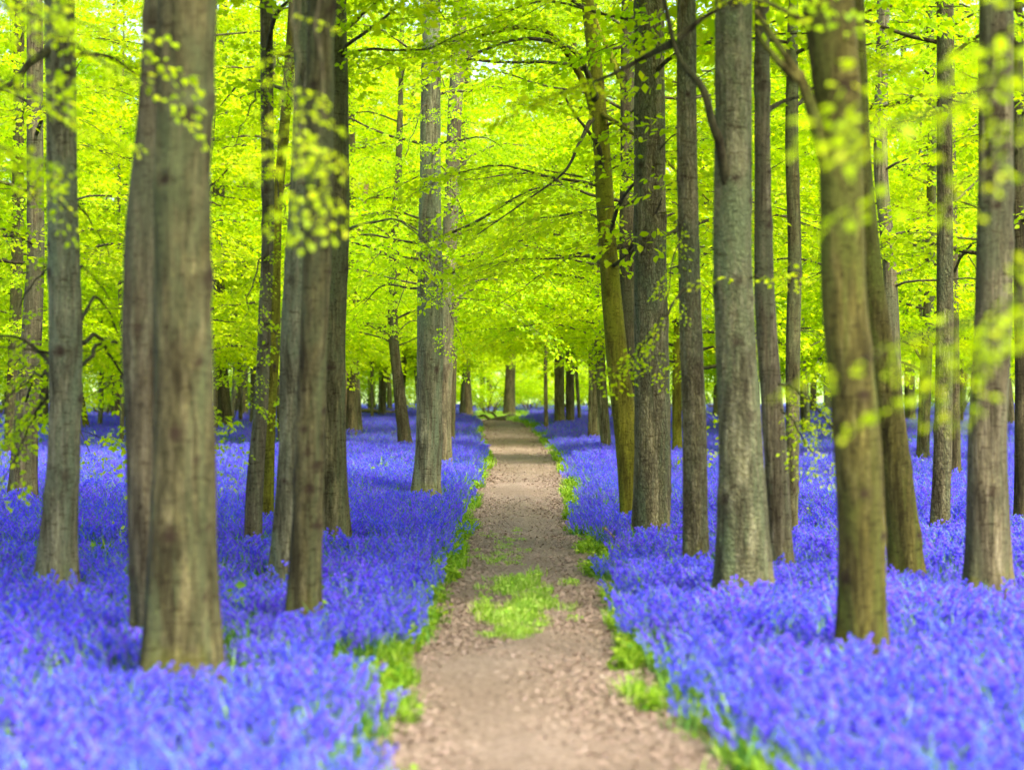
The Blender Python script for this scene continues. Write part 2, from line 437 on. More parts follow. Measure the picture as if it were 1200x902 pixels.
# ------------------------------------------------------------------ trunks
def trunk_geo(zc, xc, wc, H, sides, dz, bark, seed, lobed=False, knots=8, zvis=None, flare=1.0):
    """loft of a trunk: zc, xc, wc = height, sideways offset and radius at control points (local), rising to H"""
    r = np.random.default_rng(seed)
    zc, xc, wc = map(np.asarray, (zc, xc, wc))
    o = np.argsort(zc); zc, xc, wc = zc[o], xc[o], wc[o]
    ztop = zc[-1]
    slope = (xc[-1] - xc[-2]) / max(.3, zc[-1] - zc[-2])
    zz = np.concatenate([[-.4], zc, [ztop + (H - ztop) * .5, H]])
    xx = np.concatenate([[xc[0] + (xc[0] - xc[1]) * .3], xc, [xc[-1] + slope * .25 * (H - ztop), xc[-1] + slope * .35 * (H - ztop)]])
    ww = np.concatenate([[wc[0] * 1.12], wc, [wc[-1] * .72, wc[-1] * .22]])
    zvis = zvis or ztop
    z = np.concatenate([np.arange(-.4, zvis + .3, dz), np.arange(zvis + .3 + dz, H + .01, max(dz * 4, .25))])
    zd = np.arange(-1.0, H + 1, .05)
    xd, wd = np.interp(zd, zz, xx), np.interp(zd, zz, ww)
    k = 9
    for _ in range(2):
        xd = np.convolve(np.pad(xd, k // 2, 'edge'), np.ones(k) / k, 'valid'); wd = np.convolve(np.pad(wd, k // 2, 'edge'), np.ones(k) / k, 'valid')
    cx, cr = np.interp(z, zd, xd), np.interp(z, zd, wd)
    cy = .05 * np.sin(z * .55 + r.uniform(0, 6)) * np.clip(z / 3, 0, 1) * 1.0
    th = np.arange(sides) * 2 * math.pi / sides
    T, Zg = np.meshgrid(th, z)
    R = np.repeat(cr[:, None], sides, 1)
    ct, st = np.cos(T), np.sin(T)
    mod = .075 * vnoise(ct * 1.3, st * 1.3, Zg * .9, seed) + .035 * vnoise(ct * 3, st * 3, Zg * 1.6, seed + 1) + .018 * vnoise(ct * 7, st * 7, Zg * 5, seed + 2)
    if bark == 'furrow': mod += .035 * np.abs(vnoise(ct * 11, st * 11, Zg * 2.2, seed + 3)) + .01 * vnoise(ct * 20, st * 20, Zg * 7, seed + 4)
    elif bark == 'scaly': mod += .012 * vnoise(ct * 16, st * 16, Zg * 14, seed + 4)
    else: mod += .010 * vnoise(ct * 12, st * 12, Zg * 3, seed + 4)
    ph = r.uniform(0, 6)
    mod += flare * .16 * np.exp(-np.clip(Zg - .18, -.2, 9) / .20) * (np.cos(T * r.integers(4, 6) + ph) * .8 + .5)
    if lobed: mod += .10 * np.abs(np.sin(T - math.radians(88))) ** .7 * 0 - .16 * np.exp(-((np.mod(T - math.radians(282) + math.pi, 2 * math.pi) - math.pi) / .22) ** 2)
    knot = np.zeros_like(R); moss = np.clip(.9 - np.clip(Zg, 0, 9) / .45, 0, 1) * (vnoise(ct * 2, st * 2, Zg * 1.2, seed + 8) > -.1)
    for _ in range(knots):
        kz, kt = r.uniform(.5, max(zvis, 1.5)), r.uniform(math.pi, 2 * math.pi)
        s = r.uniform(.014, .036)
        dt = (np.mod(T - kt + math.pi, 2 * math.pi) - math.pi) * R
        q = (dt / (s * 1.3)) ** 2 + ((Zg - kz) / s) ** 2
        mod += (.020 * np.exp(-q / 4) - .022 * np.exp(-q * 1.1)) * (s / .03) / np.maximum(R, .05) * .9
        knot = np.maximum(knot, np.exp(-q * .8) * r.uniform(.65, 1))
        # brow-shaped crease above the knot, as on beech
        qb = ((Zg - kz - s * 1.3 + np.abs(dt) * .55) / (s * .3)) ** 2 + (dt / (s * 2.8)) ** 2
        knot = np.maximum(knot, .55 * np.exp(-qb))
    knot = np.clip(knot * 1.7 - .35, 0, 1)
    R = R * (1 + mod)
    V = np.stack([cx[:, None] + R * ct, cy[:, None] + R * st, Zg], -1)
    a = np.arange(sides); b = (a + 1) % sides
    n = len(z)
    F = np.concatenate([np.stack([i * sides + a, i * sides + b, (i + 1) * sides + b, (i + 1) * sides + a], 1) for i in range(n - 1)])
    m = MB(); m.add(V, F)
    top = np.array([[cx[-1], cy[-1], z[-1] + cr[-1] * 1.5]])
    ring = (n - 1) * sides + a
    m.v.append(top); m.c += 1
    m.i.append(np.stack([ring, ring[(a + 1) % sides], np.full(sides, n * sides)], 1).ravel()); m.n.append(np.full(sides, 3))
    at = {'knot': np.append(knot.ravel(), 0), 'moss': np.append(moss.ravel(), 0)}
    axis = lambda h: np.array([np.interp(h, z, cx), np.interp(h, z, cy), h])
    rad = lambda h: float(np.interp(h, z, cr))
    return m, at, axis, rad

TREES = {}
GROUP = 'trees of the bluebell wood'

def tree(key, label, pts, bark, H=None, crown=None, name='beech_tree', knots=8, lobed=False, moss=False, Y=None, flare=1.0, twig_bark=None):
    """pts: (px, row, width px) up the trunk, first one where it leaves the flowers"""
    if Y is None: Y = FPX * 1.36 / (pts[0][1] - HOR)
    bx = (pts[0][0] - 600) / FPX * Y
    gz = float(ground_h(bx, Y))
    root = bpy.data.objects.new(name, None); COL.objects.link(root)
    root.location = (bx, Y, gz); root.empty_display_size = .3
    tag(root, label, 'tree', GROUP)
    zc = [EYE - (p[1] - HOR) / FPX * Y - gz for p in pts]
    xc = [(p[0] - 600) / FPX * Y - bx for p in pts]
    wc = [p[2] / 2 / FPX * Y for p in pts]
    H = H or min(21, max(11.5, 1.6 + HOR / FPX * Y + 3))
    zvis = min(H - 1, EYE + HOR / FPX * Y + .2)
    if Y < 20: sides, dz = 48, .036
    elif Y < 35: sides, dz = 36, .06
    else: sides, dz = 20, .16
    seed = abs(hash(key)) % 9999 if False else sum(ord(c) * (i + 3) for i, c in enumerate(key)) * 7 % 9973
    m, at, axis, rad = trunk_geo(zc, xc, wc, H, sides, dz, bark, seed, lobed, knots, zvis, flare)
    t = link('trunk', m.mesh('trunk', BARK[bark], True, at), root)
    TREES[key] = dict(root=root, axis=axis, rad=rad, Y=Y, base=np.array([bx, Y, gz]), H=H, bark=bark, trunk=t,
                      crown=Crown('fine' if Y < 26 else 'far'))
    return TREES[key]

def fill_crown(key, h0, nb, lmin=1.4, lmax=3.2, nspray=(5, 9), sscale=1.0, az=None, droop=(.05, .45), power=1.0):
    T = TREES[key]; C = T['crown']; H = T['H']
    keep = C.prot
    if T['Y'] < 21: C.prot = SP_FAR
    for i in range(nb):
        h = h0 + (H - h0 - .3) * ((i + rng.random()) / nb) ** power
        a = i * 2.4 + rng.uniform(-.6, .6) if az is None else rng.uniform(*az)
        L = rng.uniform(lmin, lmax) * (1 - .55 * (h - h0) / (H - h0))
        p = bough_curve(T['axis'](h), a, L, rng.uniform(.15, .55), rng.uniform(*droop))
        p[:, 2] += max(0, 2.5 - p[-1, 2]) * np.linspace(0, 1, len(p)) ** 1.5
        C.bough(p, min(.45 * T['rad'](h), .010 + .006 * L), rng.integers(*nspray), sscale * (.75 + .12 * L))
    C.prot = keep

def bough_to(key, start, end, r0, nspray, sscale, t0=.3, sag=.12, mid=None, own=False, bark=None, kind=None, snap=True):
    """a bough between two places seen in the photograph: (px, row, depth) each; own=True makes its wood a part of its own"""
    T = TREES[key]; C = T['crown']
    a, b = P(*start) - T['base'], P(*end) - T['base']
    if own and snap: a = T['axis'](a[2])                          # grows out of the heart of the trunk
    if mid is None:
        c = [a, a * .62 + b * .38 + np.array([0, 0, sag * np.linalg.norm(b - a)]), b]
    else:
        c = [a] + [P(*q) - T['base'] for q in mid] + [b]
    p = smooth_path(c, 14)
    p[1:-1] += rng.normal(0, .012, (len(p) - 2, 3))
    old = C.prot
    if kind: C.prot = {'fine': SP_FINE, 'thin': SP_THIN, 'far': SP_FAR}[kind]
    if own:
        q = smooth_path(c, 40); n = len(q)
        w = .02 * np.linalg.norm(b - a)
        for k in range(3): q[1:, k] += w * .35 * vnoise(np.linspace(0, 7, n - 1), k * 9.1, r0 * 999, 5)
        rr = np.linspace(r0, max(r0 * .3, .005), n) * (1 + .12 * vnoise(np.linspace(0, 14, n), .5, r0 * 77, 6))
        rr *= 1 + .6 * np.exp(-np.linspace(0, 1, n) * 9)
        mb = MB(); mb.add(*tube_geo(q, rr, 10))
        link('branch', mb.mesh('branch', BARK[bark or T['bark']]), T['root'])
        if nspray: C.bough(q[::3], r0, nspray, sscale, t0, wood=False)
    else:
        C.bough(p, r0, nspray, sscale, t0)
    C.prot = old

def finish(key):
    T = TREES[key]; C = T['crown']
    if C.leaf.c:
        link('crown', C.leaf.mesh('crown', LEAF, True), T['root'])
        tag(link('twigs', C.wood.mesh('twigs', BARK['dark']), T['root']), kind='stuff')

# name -> label, trunk points (px, row, width), bark
ROWS = [
 ('t1', 'thickest trunk on the left, blurred olive brown beech standing nearest the camera', [(213,777,98),(212,666,82),(214,540,73),(214,400,68),(213,220,64),(221,0,68)], 'olive', 12),
 ('t2', 'bending beech trunk half hidden behind the thickest left trunk', [(186,735,58),(178,600,56),(176,530,54),(170,400,54),(172,265,52),(186,133,50),(192,0,48)], 'brown', 10),
 ('t3', 'straight grey green beech with bare trunk, left of the thickest trunk', [(66,672,47),(71,600,41),(76,530,37),(78,400,39),(74,220,35),(71,0,35)], 'grey', 14),
 ('t4', 'mossy footed beech left of the straight grey green trunk, leafy sprays crossing it', [(27,580,33),(30,500,28),(36,400,24),(41,300,21),(41,150,20),(41,0,18)], 'brown', 8),
 ('t5', 'thin dark trunk at the left edge behind the mossy footed beech', [(13,530,17),(14,470,14),(20,300,14),(24,0,12)], 'dark', 4),
 ('t6', 'slim knotty beech in front of its close trio, left of the path', [(355,711,39),(360,620,35),(364,500,33),(368,400,32),(374,250,33),(376,0,32)], 'olive', 18),
 ('t7', 'grey beech close behind the left side of the slim knotty trunk', [(338,655,42),(345,540,39),(347,400,39),(355,250,36),(361,100,30),(356,0,28)], 'grey', 9),
 ('t8', 'straight beech close behind the right side of the slim knotty trunk', [(390,618,42),(388,540,37),(386,400,35),(392,250,35),(391,0,30)], 'olive', 9),
 ('t9', 'thin wavy spotted trunk left of the knotty trio', [(296,625,20),(298,560,19),(306,480,16),(309,400,15),(314,265,14),(313,110,15),(312,0,15)], 'brown', 10),
 ('t10', 'very thin mossy stem squeezed between the wavy trunk and the knotty trio', [(314,595,14),(317,500,12),(322,400,12),(325,250,12),(338,100,12),(345,0,11)], 'mossy', 4),
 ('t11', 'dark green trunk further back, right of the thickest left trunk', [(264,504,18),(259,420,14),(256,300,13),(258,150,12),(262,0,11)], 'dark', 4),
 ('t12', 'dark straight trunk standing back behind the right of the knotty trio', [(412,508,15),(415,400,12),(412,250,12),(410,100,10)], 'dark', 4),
 ('t14', 'small curved beech leaning over the bluebells left of the path trunk', [(475,520,17),(467,450,13),(460,390,12),(460,300,10),(467,200,8),(470,100,6)], 'dark', 5),
 ('t15', 'speckled beech nearest the left edge of the path, leaves before its upper trunk', [(499,566,33),(502,520,31),(504,400,31),(504,250,27),(505,100,22),(506,0,20)], 'grey', 14),
 ('t16', 'beech tucked behind the right side of the speckled path trunk', [(521,540,17),(520,480,18),(522,400,18),(528,250,17),(535,100,16),(540,0,15)], 'brown', 6),
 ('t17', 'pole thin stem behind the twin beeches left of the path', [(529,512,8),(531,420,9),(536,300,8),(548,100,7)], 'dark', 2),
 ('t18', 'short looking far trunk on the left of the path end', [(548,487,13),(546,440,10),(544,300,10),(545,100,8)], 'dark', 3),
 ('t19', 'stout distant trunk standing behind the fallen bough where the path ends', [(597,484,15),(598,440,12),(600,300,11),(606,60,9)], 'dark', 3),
 ('t20', 'left one of a close far pair right of the path bend', [(656,497,12),(655,420,11),(653,300,10),(650,150,9)], 'olive', 3),
 ('t20b', 'right one of a close far pair right of the path bend', [(668,496,11),(668,420,10),(669,300,9),(672,100,8)], 'brown', 3),
 ('t21', 'pale far trunk just left of the small leaning stem, right of the path', [(697,510,13),(698,430,12),(697,300,11),(694,100,9)], 'olive', 3),
 ('t22', 'small leaning stem between the pale far trunk and the mossy bent beech', [(711,528,12),(706,470,12),(702,400,11),(700,250,9),(697,100,8)], 'olive', 4),
 ('t23', 'yellow green mossy beech bending left with arching boughs above the path', [(739,593,25),(733,500,26),(722,410,25),(713,300,22),(706,180,19),(698,80,17),(688,0,14)], 'mossy', 5),
 ('t25', 'dark trunk hidden behind the mossy bent beech and the furrowed trunk', [(740,575,20),(737,450,18),(735,300,18),(735,150,17),(736,0,15)], 'dark', 5),
 ('t24', 'broad furrowed trunk with a deep groove down its front, right of the path', [(764,607,43),(764,500,41),(763,400,40),(762,250,38),(760,0,35)], 'furrow', 5),
 ('t26', 'straight rough dark trunk between the furrowed trunk and the pale scaly trunk', [(815,643,30),(814,500,27),(810,400,26),(807,265,24),(805,130,23),(805,0,21)], 'furrow', 7),
 ('t27', 'pale scaly beech with flared foot and a dark limb rising to the left', [(871,686,68),(871,620,59),(869,550,52),(864,440,46),(859,300,45),(861,130,44),(861,0,43)], 'scaly', 11),
 ('t28', 'brown trunk close behind the right side of the pale scaly beech', [(914,646,31),(910,530,27),(902,440,25),(896,350,24),(893,220,19),(892,0,16)], 'brown', 9),
 ('t29', 'slim lichen spotted trunk between the pale scaly beech and the forked trunk', [(928,608,13),(929,500,16),(929,400,17),(932,300,15),(928,175,15),(930,0,12)], 'olive', 9),
 ('t30', 'dark forked beech in front on the right with a curved limb to the left', [(1010,757,58),(1010,620,56),(1005,500,57),(992,390,54),(988,300,52),(989,200,51),(983,100,55),(972,0,62)], 'green', 10),
 ('t31', 'mossy sloping trunk emerging behind the right side of the dark forked beech', [(1062,662,40),(1052,560,37),(1038,450,35),(1026,380,33),(1016,300,30),(1006,200,26),(1000,0,22)], 'green', 8),
 ('t32', 'leaf veiled trunk further back right of the dark forked beech', [(1050,560,20),(1047,420,17),(1042,300,16),(1032,200,17),(1036,0,14)], 'brown', 5),
 ('t33', 'rough straight trunk left of the brown right hand beech, leaves across it', [(1102,608,22),(1105,530,20),(1107,390,19),(1106,200,18),(1105,0,16)], 'furrow', 5),
 ('t34', 'thin far trunk behind the rough straight trunk on the right', [(1120,551,12),(1118,400,10),(1116,200,9)], 'dark', 3),
 ('t35', 'stout brown beech near the right edge with pale streaked foot', [(1157,677,55),(1157,600,50),(1156,500,45),(1163,400,43),(1165,220,41),(1166,0,39)], 'brown', 11),
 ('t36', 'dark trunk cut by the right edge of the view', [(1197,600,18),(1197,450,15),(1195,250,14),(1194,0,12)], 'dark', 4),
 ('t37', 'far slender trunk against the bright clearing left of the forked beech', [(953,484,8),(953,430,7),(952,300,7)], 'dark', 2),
]
for key, label, pts, bark, kn in ROWS:
    tree(key, label, pts, bark, knots=kn, lobed=(key == 't24'))
tree('t13', 'pale dead stem leaning right, behind the knotty trio', [(403,507,9),(407,400,8),(421,270,7),(440,150,5),(447,110,4)], 'dead', H=7.5, knots=1)
# two more that only reach into the view with their boughs
tree('right_owner', 'beech just outside the right edge, its blurred leafy boughs hang before the brown trunk', [(1420,1000,70),(1410,600,60),(1400,300,56),(1400,0,50)], 'olive', H=11, Y=5.6)
tree('left_owner', 'beech just outside the left edge, its blurred sprays cross the grey green trunk', [(-130,820,60),(-125,600,56),(-120,300,50),(-120,0,48)], 'olive', H=11, Y=8.6)

# crowns
for key, T in list(TREES.items()):
    Y = T['Y']
    if key in ('t13', 't17', 't10'): continue
    if key in ('right_owner', 'left_owner'):
        fill_crown(key, 5.0, 6, 1.4, 2.6, (4, 6), 1.0)
    elif Y < 17: fill_crown(key, 5.2, 24, 1.9, 3.8, (5, 8), 1.2)  # mostly above the view; extra, longer boughs added to dim the near ground
    elif Y < 21: fill_crown(key, 4.3, 15, 1.4, 3.0, (5, 8), 1.05, power=1.2)
    elif Y < 36: fill_crown(key, 2.9, 20, 1.3, 2.9, (5, 8), 1.0, power=2.2)
    elif Y < 60: fill_crown(key, 2.3, 36, 1.2, 3.2, (6, 10), 1.1, power=1.7)
    else: fill_crown(key, 2.6, 46, 1.2, 3.4, (7, 11), 1.25, power=1.2)

# limbs and boughs that the photograph shows one by one
T_ = TREES
Y27, Y30, Y23, Y24, Y15, Y3, Y6, Y26 = [T_[k]['Y'] for k in ('t27', 't30', 't23', 't24', 't15', 't3', 't6', 't26')]
bough_to('t27', (862, 240, Y27 - .05), (770, -40, Y27 - .3), .040, 0, 1, mid=[(846, 190, Y27 - .10), (838, 150, Y27 - .20), (823, 105, Y27 - .3), (790, 52, Y27 - .3)], own=True, bark='dark')
bough_to('t27', (789, 50, Y27 - .3), (695, 96, Y27 + .3), .022, 3, .7, mid=[(750, 70, Y27), (715, 88, Y27 + .1)], own=True, bark='dark', t0=.6, snap=False)
bough_to('t27', (795, 45, Y27 - .3), (880, -10, Y27 - .6), .020, 2, .6, mid=[(838, 12, Y27 - .4)], own=True, bark='dark', t0=.6, snap=False)
bough_to('t30', (984, 225, Y30), (886, 14, Y30 + .1), .046, 0, 1, mid=[(968, 182, Y30), (955, 138, Y30), (940, 97, Y30), (924, 70, Y30)], own=True)
bough_to('t30', (936, 92, Y30), (884, 33, Y30 - .1), .030, 0, 1, mid=[(918, 78, Y30), (900, 58, Y30)], own=True, snap=False)
bough_to('t30', (975, 55, Y30), (880, -2, Y30 - .2), .026, 0, 1, mid=[(950, 34, Y30), (935, 22, Y30), (910, 8, Y30)], own=True)
bough_to('t28', (893, 135, T_['t28']['Y']), (965, 95, T_['t28']['Y']), .022, 2, .6, mid=[(915, 120, T_['t28']['Y']), (938, 112, T_['t28']['Y'])], own=True, t0=.5)
bough_to('t23', (700, 150, Y23), (545, 45, Y23 - 1.5), .045, 6, .8, mid=[(680, 90, Y23), (650, 45, Y23 - .5), (610, 32, Y23 - 1)], own=True, t0=.4)
bough_to('t23', (702, 120, Y23), (560, 60, Y23 - 2.2), .035, 5, .8, mid=[(676, 62, Y23 - .5), (620, 45, Y23 - 1.4)], own=True, bark='dark', t0=.4)
bough_to('t23', (715, 210, Y23), (660, 110, Y23 - .4), .030, 2, .7, mid=[(700, 170, Y23 - .2), (678, 140, Y23 - .3)], own=True, bark='dark', t0=.7)
bough_to('t23', (694, 140, Y23 - .2), (560, 275, Y23 - 2), .019, 6, .8, mid=[(672, 180, Y23 - .6), (655, 206, Y23 - 1), (610, 240, Y23 - 1.5)], own=True, bark='dark', t0=.4, snap=False)
bough_to('t23', (705, 130, Y23), (830, 235, Y23 - 1.2), .024, 4, .7, mid=[(740, 155, Y23 - .5), (780, 188, Y23 - .8)], own=True, t0=.4)
bough_to('t25', (736, 110, T_['t25']['Y']), (690, 0, T_['t25']['Y']), .05, 2, .8, mid=[(722, 80, T_['t25']['Y']), (705, 40, T_['t25']['Y'])], own=True, bark='mossy', t0=.6)
bough_to('t8', (398, 275, T_['t8']['Y'] - .2), (512, 300, T_['t8']['Y'] - .6), .015, 3, .6, mid=[(430, 262, T_['t8']['Y'] - .3), (470, 260, T_['t8']['Y'] - .4)], own=True, bark='grey', t0=.6)
bough_to('t8', (400, 62, T_['t8']['Y'] - .2), (545, 38, T_['t8']['Y'] - .6), .015, 5, .7, mid=[(440, 58, T_['t8']['Y'] - .3), (495, 58, T_['t8']['Y'] - .4)], own=True, bark='dark', t0=.3)
bough_to('t8', (398, 40, T_['t8']['Y'] - .2), (452, -8, T_['t8']['Y'] - .6), .026, 1, .6, mid=[(420, 22, T_['t8']['Y'] - .3)], own=True, bark='dark', t0=.8)
bough_to('t3', (60, 55, Y3), (-20, 122, Y3 - .6), .036, 2, .6, mid=[(40, 70, Y3 - .2), (18, 92, Y3 - .4)], own=True, bark='dark', t0=.6)
bough_to('t3', (84, 68, Y3), (165, 90, Y3 + .4), .020, 5, .6, mid=[(105, 64, Y3 + .1), (130, 68, Y3 + .2)], own=True, bark='dark', t0=.3)
bough_to('t3', (63, 440, Y3 + .1), (-20, 392, Y3 + .2), .018, 2, .5, mid=[(48, 415, Y3 + .2), (22, 396, Y3 + .2)], own=True, bark='dark', t0=.6)
bough_to('t3', (60, 420, Y3 + .1), (-15, 405, Y3 - .2), .014, 2, .5, mid=[(40, 410, Y3)], own=True, bark='dark', t0=.6)
# leafy boughs
for (sx, sy), (ex, ey), n in [((504, 280), (462, 372), 6), ((505, 190), (548, 262), 6), ((505, 120), (470, 200), 6), ((504, 330), (540, 400), 5), ((505, 60), (530, 140), 6)]:
    bough_to('t15', (sx, sy, Y15), (ex, ey, Y15 - 1.1), .013, n, .5, t0=.3)
bough_to('t3', (92, 400, Y3 + .1), (170, 505, Y3 + 2), .020, 9, .75, t0=.2)
bough_to('t3', (92, 430, Y3 + .1), (185, 470, Y3 + 2.5), .018, 9, .75, t0=.2)
bough_to('t3', (92, 380, Y3 + .1), (150, 420, Y3 + 2.5), .016, 7, .7, t0=.2)
bough_to('t3', (64, 455, Y3 + .1), (15, 545, Y3 + .3), .015, 6, .55, t0=.2)
bough_to('t3', (64, 440, Y3 + .1), (-5, 480, Y3 + .6), .015, 7, .6, t0=.2)
bough_to('t4', (30, 470, T_['t4']['Y'] - .2), (105, 530, T_['t4']['Y'] - 5), .018, 7, .6, t0=.4)
for (sx, sy), (ex, ey), n in [((303, 430), (268, 510), 6), ((309, 380), (338, 440), 6), ((313, 300), (286, 372), 6), ((313, 200), (338, 262), 6), ((312, 110), (276, 170), 6), ((312, 60), (344, 120), 5)]:
    bough_to('t9', (sx, sy, T_['t9']['Y']), (ex, ey, T_['t9']['Y'] - 1.0), .012, n, .45, t0=.2)
for (sx, sy), (ex, ey), n in [((76, 330), (130, 352), 6), ((72, 250), (128, 300), 6), ((75, 200), (20, 262), 6), ((76, 330), (22, 362), 5)]:
    bough_to('t3', (sx, sy, Y3), (ex, ey, Y3 + 1.4), .012, n, .5, t0=.3)
bough_to('t28', (912, 450, 15.2), (985, 515, 15.6), .014, 6, .5, t0=.3)
bough_to('t28', (915, 480, 15.2), (955, 535, 15.0), .010, 4, .42, t0=.3)
bough_to('t26', (805, 330, Y26), (716, 440, Y26 - .2), .014, 8, .32, t0=.4, mid=[(780, 370, Y26 - .4), (750, 410, Y26 - .4)], kind='thin')
bough_to('t26', (808, 240, Y26), (772, 400, Y26 - .6), .010, 7, .30, t0=.3, kind='thin')
bough_to('t26', (806, 300, Y26), (815, 520, Y26 + 3), .014, 6, .6, t0=.3)
bough_to('t27', (880, 330, Y27), (905, 320, Y27 - .5), .008, 3, .35, t0=.3, kind='thin')
bough_to('t6', (372, -120, Y6 - .1), (352, 215, 7.6), .012, 7, .28, t0=.76, mid=[(350, -60, 10), (345, 90, 8.2)], kind='thin')
bough_to('t6', (372, -140, Y6 - .1), (385, 230, 7.8), .010, 6, .28, t0=.78, mid=[(370, -60, 10), (375, 100, 8.4)], kind='thin')
bough_to('t6', (380, -140, Y6 - .1), (330, 130, 8.0), .010, 4, .27, t0=.74, mid=[(360, -60, 10)], kind='thin')
for (sx, sy, sY), (ex, ey, eY), n, sc in [
    ((1395, 60, 5.6), (1040, 150, 5.2), 7, .36), ((1395, 100, 5.6), (1125, 215, 5.4), 6, .34),
    ((1395, 350, 5.6), (1010, 425, 5.1), 7, .24), ((1395, 370, 5.6), (1090, 455, 5.3), 6, .26), ((1395, 300, 5.6), (1165, 400, 4.8), 5, .28),
    ((1395, -10, 5.6), (1120, 60, 6.0), 5, .32)]:
    bough_to('right_owner', (sx, sy, sY), (ex, ey, eY), .012, n, sc, t0=.45, sag=.08, kind='thin')
for (sx, sy, sY), (ex, ey, eY), n, sc in [
    ((-118, -40, 8.6), (180, 110, 8.8), 8, .31), ((-118, -60, 8.6), (140, 50, 9.2), 8, .32), ((-118, 60, 8.6), (95, 150, 9.0), 8, .32),
    ((-118, -20, 8.6), (60, 30, 8.6), 7, .31), ((-118, 120, 8.6), (20, 180, 9.0), 6, .32), ((-118, 180, 8.6), (60, 230, 9.8), 6, .32)]:
    bough_to('left_owner', (sx, sy, sY), (ex, ey, eY), .012, n, sc, t0=.4, sag=.08, kind='thin')
bough_to('t30', (985, -60, Y30 - .2), (985, 3, Y30 - 2.6), .012, 4, .3, t0=.7, kind='thin')

for key in TREES: finish(key)

# ------------------------------------------------------------------ trees further back: a few shapes, copied
PROTO = []
def far_proto(i, H, r0, bark, h0, nb, low):
    r = np.random.default_rng(300 + i)
    zc = np.linspace(.2, H * .8, 6); xc = np.cumsum(np.append(0, r.normal(0, .16, 5))); wc = np.linspace(r0, r0 * .45, 6)
    m, at, axis, rad = trunk_geo(zc, xc, wc, H, 16, .25, bark, 500 + i, knots=3)
    tm = m.mesh('trunk', BARK[bark], True, at)
    C = Crown('far')
    for k in range(nb):
        h = h0 + (H - h0 - .2) * ((k + rng.random()) / nb) ** 1.3
        L = rng.uniform(1.3, 3.9) * (1 - .5 * (h - h0) / (H - h0))
        p = bough_curve(axis(h), k * 2.4 + rng.uniform(-.5, .5), L, rng.uniform(.1, .5), rng.uniform(.05, .5))
        p[:, 2] += max(0, rng.uniform(.7, 2.5) - p[-1, 2]) * np.linspace(0, 1, len(p)) ** 1.5
        C.bough(p, min(.5 * rad(h), .014 + .008 * L), rng.integers(7, 11), 1.15 * (.85 + .12 * L))
    return tm, C.leaf.mesh('crown', LEAF, True), C.wood.mesh('twigs', BARK['dark'])
for i, (H, r0, bark, h0, nb) in enumerate([(18, .18, 'olive', 2.1, 58), (16, .15, 'brown', 1.8, 54), (19, .21, 'grey', 2.5, 60), (13, .11, 'olive', 1.7, 48),
                                          (12, .15, 'brown', 2.2, 44), (10, .08, 'mossy', 1.5, 40), (13, .075, 'grey', 4.5, 22), (12, .06, 'olive', 4.0, 20)]):
    PROTO.append(far_proto(i, H, r0, bark, h0, nb, 0))

REFS = [(-9999, 'left edge'), (77, 'straight trunk'), (213, 'thickest trunk'), (366, 'knotty trio'), (504, 'speckled trunk'),
        (597, 'path end'), (764, 'furrowed trunk'), (863, 'scaly trunk'), (998, 'forked trunk'), (1160, 'stout trunk'), (9999, 'right edge')]
FAR = []   # px, depth
fr = np.random.default_rng(11)
slots = [-90, -40, 5, 55, 100, 118, 140, 200, 236, 278, 290, 300, 330, 432, 452, 472, 490, 512, 560, 578, 632, 645, 682, 728, 790, 800, 845, 905, 945, 968, 1022, 1062, 1078, 1130, 1145, 1185, 1215, 1250]
for i, px in enumerate(slots):
    Yd = [42, 58, 72, 84, 50, 66, 78, 96][(i * 3) % 8] + fr.uniform(-4, 4)
    if 535 < px < 720: Yd = fr.uniform(100, 120)
    elif 470 < px <= 535: Yd = max(Yd, 72)
    FAR.append((px + fr.uniform(-6, 6), Yd, False))
for px, Yd in [(112, 56), (138, 47), (254, 52), (272, 66), (284, 60), (402, 62), (426, 54), (440, 70), (541, 74), (643, 58), (676, 66), (689, 50), (722, 62), (792, 56), (846, 48), (884, 60), (942, 52), (1024, 46), (1044, 58), (1084, 50), (1128, 62), (1142, 54)]:
    FAR.append((px + fr.uniform(-5, 5), Yd, True))
ORD = ['first', 'second', 'third', 'fourth', 'fifth', 'sixth', 'seventh', 'eighth', 'ninth', 'tenth', 'eleventh', 'twelfth']
NUM = ['zero', 'one', 'two', 'three', 'four', 'five', 'six', 'seven', 'eight', 'nine', 'ten', 'eleven', 'twelve']
for px, Yd in [(-25, 70), (30, 86), (88, 74), (128, 92), (150, 68), (232, 88), (266, 98), (412, 88), (458, 92), (1008, 76), (1100, 88), (1178, 78)]:
    FAR.append((px + fr.uniform(-5, 5), Yd, False))
FAR.sort()
for (a, ra), (b, rb) in zip(REFS[:-1], REFS[1:]):
    mem = [q for q in FAR if a <= q[0] < b]
    for j, (px, Yd, thin) in enumerate(mem):
        x = (px - 600) / FPX * Yd
        tm, cm, wm = PROTO[[0, 1, 2, 3, 4, 1][int(fr.integers(6))] if Yd > 62 and not thin else [3, 4, 5][int(fr.integers(3))] if not thin else [6, 7][int(fr.integers(2))]]
        root = bpy.data.objects.new('beech_tree', None); COL.objects.link(root)
        root.location = (x, Yd, float(ground_h(x, Yd)))
        root.rotation_euler = (0, 0, fr.uniform(0, 6.28))
        s = fr.uniform(.85, 1.15); root.scale = (s, s, s)
        lab = f'distant beech, {ORD[j]} from left of {NUM[len(mem)]} between {ra} and {rb}' if len(mem) > 1 else f'lone distant leafy beech between {ra} and {rb}'
        tag(root, lab, 'tree', GROUP)
        link('trunk', tm, root); link('crown', cm, root); tag(link('twigs', wm, root), kind='stuff')

